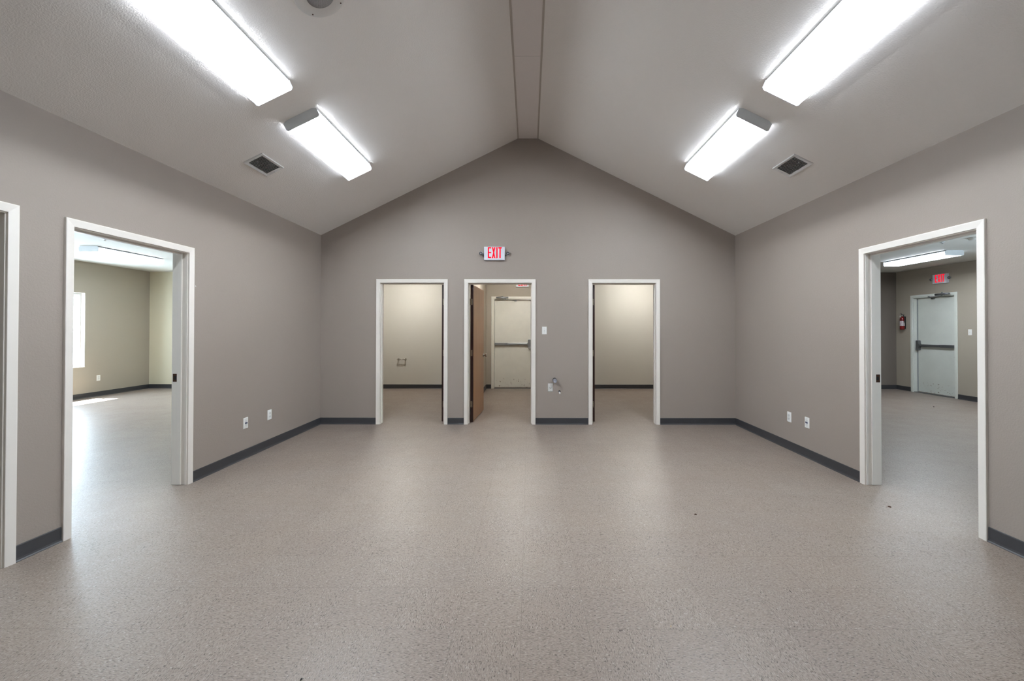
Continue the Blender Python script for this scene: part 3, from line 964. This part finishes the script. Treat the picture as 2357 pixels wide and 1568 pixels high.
# ------------------------------------------------------------ wall plates
def base_plate(name, w=0.072, h=0.116):
    r = empty(name, (0, 0, 0))
    a, b = w / 2, h / 2
    m = MB(); c = 0.004
    m.v += [(-a, 0, -b), (a, 0, -b), (a, 0, b), (-a, 0, b), (-a + c, -0.006, -b + c), (a - c, -0.006, -b + c), (a - c, -0.006, b - c), (-a + c, -0.006, b - c)]
    for q in ((0, 1, 2, 3), (4, 7, 6, 5), (0, 4, 5, 1), (1, 5, 6, 2), (2, 6, 7, 3), (3, 7, 4, 0)): m.face(list(q))
    m.build('plate', M['plate'], r, bevel=0.001)
    return r
def duplex_outlet():
    r = base_plate('power_outlet')
    for s in (-1, 1):
        m = MB(); zc = s * 0.0195
        m.prism([(0.0165 * cos(t), zc + 0.0145 * sin(t)) for t in [2 * pi * k / 16 for k in range(16)]], 'y', -0.0085, -0.005)
        f = m.build('receptacle', M['plate_in'], r)
        MB().box(-0.0075, -0.0055, -0.0088, -0.0084, zc - 0.002, zc + 0.006).box(0.0055, 0.0075, -0.0088, -0.0084, zc - 0.002, zc + 0.006)\
            .box(-0.002, 0.002, -0.0088, -0.0084, zc - 0.009, zc - 0.005).build('slot', M['hole'], f)
    MB().cyl((0, -0.0075, 0), (0, -0.0055, 0), 0.003, 10).build('screw', M['alu'], r)
    return r
def data_outlet():
    r = base_plate('data_outlet')
    MB().box(-0.0165, 0.0165, -0.0075, -0.0055, -0.034, 0.034).build('insert', M['plate_in'], r)
    for s in (-1, 1):
        m = MB().box(s * 0.0095 - 0.0065, s * 0.0095 + 0.0065, -0.0095, -0.007, -0.008, 0.010)
        j = m.build('jack', M['blue'], r); j['label'] = 'navy blue data jack'
        MB().box(s * 0.0095 - 0.0045, s * 0.0095 + 0.0045, -0.0099, -0.0094, -0.005, 0.006).build('socket', M['hole'], j)
    for s in (-1, 1):
        MB().box(-0.014, 0.014, -0.0072, -0.0058, s * 0.042 - 0.0012, s * 0.042 + 0.0012).build('label_slot', M['slat'], r)
    return r
def switch():
    r = base_plate('light_switch', 0.070, 0.114)
    MB().box(-0.0055, 0.0055, -0.0065, -0.0055, -0.012, 0.012).build('opening', M['slat'], r)
    MB().prism([(-0.006, -0.004), (-0.006, 0.004), (-0.018, 0.0085), (-0.0185, 0.003)], 'x', -0.0042, 0.0042).build('toggle', M['plate'], r)
    for s in (-1, 1):
        MB().cyl((0, -0.0072, s * 0.030), (0, -0.0055, s * 0.030), 0.0028, 10).build('screw', M['alu'], r)
    return r
def round_outlet():
    r = base_plate('power_outlet', 0.074, 0.118)
    m = MB(); m.lathe([(0.0, -0.012), (0.017, -0.012), (0.0185, -0.010), (0.0185, -0.005)], 22, (0, 0, 0), 'y')
    f = m.build('receptacle', M['plate_in'], r)
    MB().box(-0.008, -0.0055, -0.0126, -0.0118, -0.001, 0.009).box(0.0055, 0.008, -0.0126, -0.0118, -0.001, 0.009)\
        .box(-0.0025, 0.0025, -0.0126, -0.0118, -0.011, -0.005).build('slot', M['hole'], f)
    for s in (-1, 1):
        MB().cyl((0, -0.0075, s * 0.042), (0, -0.0055, s * 0.042), 0.003, 10).build('screw', M['alu'], r)
    return r
def put(o, loc, rz, lab, cat, group=None):
    o.location = loc; o.rotation_euler = (0, 0, rz)
    return tag(o, lab, cat, group)
LW, RW = pi / 2, -pi / 2
put(data_outlet(), (XL, 4.417, 0.371), LW, 'white plate with two blue data jacks on the left wall', 'data outlet', 'data outlets')
put(data_outlet(), (XR, 4.452, 0.374), RW, 'white plate with two blue data jacks on the right wall', 'data outlet', 'data outlets')
put(duplex_outlet(), (XL, 4.822, 0.376), LW, 'plain white power outlet low on the left wall', 'power outlet', 'power outlets')
put(duplex_outlet(), (XR, 4.757, 0.371), RW, 'plain white power outlet low on the right wall', 'power outlet', 'power outlets')
put(duplex_outlet(), (XWL, 8.48, 0.371), LW, 'white power outlet under the window seen through the left doorway', 'power outlet', 'power outlets')
put(round_outlet(), (0.305, YB, 0.533), 0, 'white single outlet beside the pipe stub on the gable wall', 'power outlet')
put(switch(), (0.218, YB, 1.354), 0, 'white light switch right of the middle gable doorway', 'light switch', 'light switches')
put(switch(), (XWR, 8.0, 1.324), RW, 'white light switch right of the exit door in the right side room', 'light switch', 'light switches')

# ------------------------------------------------------------ plumbing stubs on the gable wall
p = empty('drain_pipe', (0.366, YB, 0.640)); tag(p, 'grey metal drain pipe stub sticking out of the gable wall', 'pipe')
MB().lathe([(0.0, -0.002), (0.031, -0.002), (0.031, 0.0), (0.0, 0.0)], 24, (0, 0, 0), 'y').build('wall_hole', M['hole'], p)
m = MB(); m.lathe([(0.0, -0.112), (0.017, -0.112), (0.019, -0.115), (0.0265, -0.115), (0.0275, -0.112), (0.0275, -0.0005), (0.0, -0.0005)], 24, (0, 0, -0.003), 'y')
m.build('pipe', M['galv'], p)
p = empty('water_pipe', (0.432, YB, 0.470)); tag(p, 'small white capped water pipe stub below the drain pipe', 'pipe')
MB().lathe([(0.0, -0.002), (0.016, -0.002), (0.016, 0.0), (0.0, 0.0)], 18, (0.004, 0, 0.004), 'y').build('wall_hole', M['hole'], p)
MB().cyl((0, -0.0005, 0), (0, -0.10, 0), 0.0085, 14).build('pipe', M['galv'], p)
MB().cyl((0, -0.09, 0), (0, -0.12, 0), 0.0115, 14).build('cap', M['plate'], p)['label'] = 'white pipe cap'

# ------------------------------------------------------------ toilet paper holder
p = empty('toilet_paper_holder', (-2.942, YR, 0.677)); tag(p, 'metal toilet paper holder seen through the leftmost gable doorway', 'toilet paper holder')
for s in (-1, 1):
    MB().lathe([(0.0, 0.0), (0.026, 0.0), (0.026, -0.006), (0.016, -0.012), (0.011, -0.05), (0.016, -0.062), (0.018, -0.075), (0.012, -0.084), (0.0, -0.086)],
               20, (s * 0.082, 0, 0), 'y').build('post', M['chrome'], p)
MB().cyl((-0.082, -0.072, 0), (0.082, -0.072, 0), 0.0095, 16).build('roller', M['chrome'], p)

# ------------------------------------------------------------ fire extinguisher (right side room)
fe = empty('fire_extinguisher', (XWR - 0.0625, 9.385, 1.375)); fe.scale = (0.72, 0.72, 0.90); fe.rotation_euler = (0, 0, RW)
tag(fe, 'red fire extinguisher with white label hung beside the exit door', 'fire extinguisher')
MB().lathe([(0.0, 0.004), (0.030, 0.004), (0.052, 0.0), (0.058, 0.012), (0.060, 0.03), (0.060, 0.255), (0.055, 0.285), (0.040, 0.308), (0.022, 0.320), (0.018, 0.335), (0.0, 0.335)],
           28).build('cylinder', M['red'], fe)
MB().lathe([(0.0603, 0.095), (0.0608, 0.096), (0.0608, 0.214), (0.0603, 0.215)], 28).build('label_band', M['paper'], fe)
m = MB(); m.cyl((0, 0, 0.332), (0, 0, 0.358), 0.017, 14); m.cyl((0, -0.02, 0.345), (0, 0.0, 0.345), 0.009, 10); m.build('valve', M['chrome'], fe)
m = MB(); m.prism([(-0.06, 0.352), (0.02, 0.362), (0.02, 0.370), (-0.062, 0.360)], 'y', -0.009, 0.009)
m.prism([(-0.065, 0.372), (0.02, 0.378), (0.05, 0.405), (0.045, 0.412), (0.012, 0.388), (-0.066, 0.381)], 'y', -0.009, 0.009)
m.build('handle', M['black'], fe, matrix=Matrix.Rotation(pi, 4, 'Z'))
MB().tube([(0.016, 0, 0.345), (0.05, -0.005, 0.35), (0.078, -0.006, 0.32), (0.080, -0.006, 0.25), (0.076, -0.004, 0.17)], 0.009, 10).build('hose', M['black'], fe)
MB().box(-0.03, 0.03, 0.058, 0.084, 0.02, 0.33).build('bracket', M['black'], fe)
m = MB(); m.prism([(-0.030, 0.345), (0.030, 0.345), (0.0, 0.295)], 'y', -0.0625, -0.0605)
m.build('tag', M['plate'], fe)['label'] = 'white inspection tag'

# ------------------------------------------------------------ ceiling sprinklers and detectors of side rooms
def sprinkler():
    r = empty('sprinkler_head', (0, 0, 0))
    MB().lathe([(0.0, 0.0), (0.030, 0.0), (0.032, -0.003), (0.016, -0.010), (0.0, -0.010)], 20).build('escutcheon', M['metal_white'], r)
    m = MB(); m.cyl((0, 0, -0.008), (0, 0, -0.014), 0.008, 12); m.cyl((-0.010, 0, -0.012), (-0.004, 0, -0.026), 0.002, 8)
    m.cyl((0.010, 0, -0.012), (0.004, 0, -0.026), 0.002, 8); m.cyl((0, 0, -0.026), (0, 0, -0.029), 0.015, 16)
    m.build('deflector', M['chrome'], r)
    return r
s0 = sprinkler(); s0.location = (-6.264, 6.113, ZS); tag(s0, 'small sprinkler head on the ceiling seen through the left doorway', 'sprinkler', 'sprinkler heads')
s1 = copy_tree(s0); s1.location = (6.244, 6.263, ZS); tag(s1, 'small sprinkler head on the ceiling seen through the right doorway', 'sprinkler', 'sprinkler heads')
def detector():
    r = empty('smoke_detector', (0, 0, 0))
    MB().lathe([(0.0, 0.0), (0.065, 0.0), (0.065, -0.012), (0.058, -0.016), (0.0, -0.016)], 28).build('base', M['plate'], r)
    MB().lathe([(0.0, -0.016), (0.052, -0.016), (0.048, -0.030), (0.030, -0.036), (0.0, -0.037)], 28).build('cover', M['plate'], r)
    return r
d0 = detector(); d0.location = (6.40, 5.97, ZS); tag(d0, 'round white smoke detector at the top of the right doorway view', 'smoke detector')

# ------------------------------------------------------------ small bits on the floor and wall
def bit(name, x, y, mat, sx, sy, sz, seed, lab, cat='debris'):
    rnd = random.Random(seed)
    m = MB(); n = 7
    ring = [(cos(2 * pi * k / n) * rnd.uniform(0.6, 1.0), sin(2 * pi * k / n) * rnd.uniform(0.6, 1.0)) for k in range(n)]
    for z, s in ((0.0, 0.85), (sz * 0.5, 1.0), (sz, 0.55)):
        for px, py in ring:
            m.v.append((px * sx * s, py * sy * s, z + (rnd.uniform(0, 0.25) * sz if z else 0)))
    for k in range(2):
        for i in range(n):
            j = (i + 1) % n
            m.face([k * n + i, k * n + j, (k + 1) * n + j, (k + 1) * n + i])
    m.face(list(reversed(range(n)))); m.face([2 * n + i for i in range(n)])
    o = m.build(name, mat); o.location = (x, y, 0.0); o.rotation_euler = (0, 0, seed)
    return tag(o, lab, cat)
bit('dry_leaf', 1.232, 3.08, M['leaf'], 0.014, 0.008, 0.006, 3, 'small dark leaf scrap on the floor right of centre')
bit('dry_leaf', 2.782, 3.212, M['leaf'], 0.014, 0.009, 0.008, 5, 'small dark leaf scrap on the floor before the right doorway')
bit('grit_crumb', 7.184, 7.38, M['crumb'], 0.016, 0.010, 0.008, 8, 'black crumb on the floor of the right side room')
bit('grit_crumb', -0.955, 2.546, M['crumb'], 0.003, 0.003, 0.003, 9, 'tiny black crumb on the floor left of centre')
bit('grit_crumb', -0.357, 1.856, M['crumb'], 0.0025, 0.0025, 0.002, 12, 'tiny black crumb on a tile near the bottom centre')
bit('grit_crumb', -0.889, 1.632, M['crumb'], 0.008, 0.005, 0.004, 14, 'black crumb at the bottom edge of the photo')
bit('twig', 1.366, 2.18, M['crumb'], 0.002, 0.015, 0.002, 0, 'short dark twig on the floor at lower right', 'twig')
bit('yellow_chip', 0.655, 1.925, M['yellow'], 0.006, 0.002, 0.002, 1.2, 'small yellow chip on the floor at lower right')
o = MB().lathe([(0.0, -0.003), (0.004, -0.002), (0.006, 0.0)], 12, (0, 0, 0), 'y').build('wall_anchor', M['plate'])
o.location = (XL, 3.744, 1.757); o.rotation_euler = (0, 0, LW)
tag(o, 'tiny white wall anchor right of the left doorway', 'wall anchor')
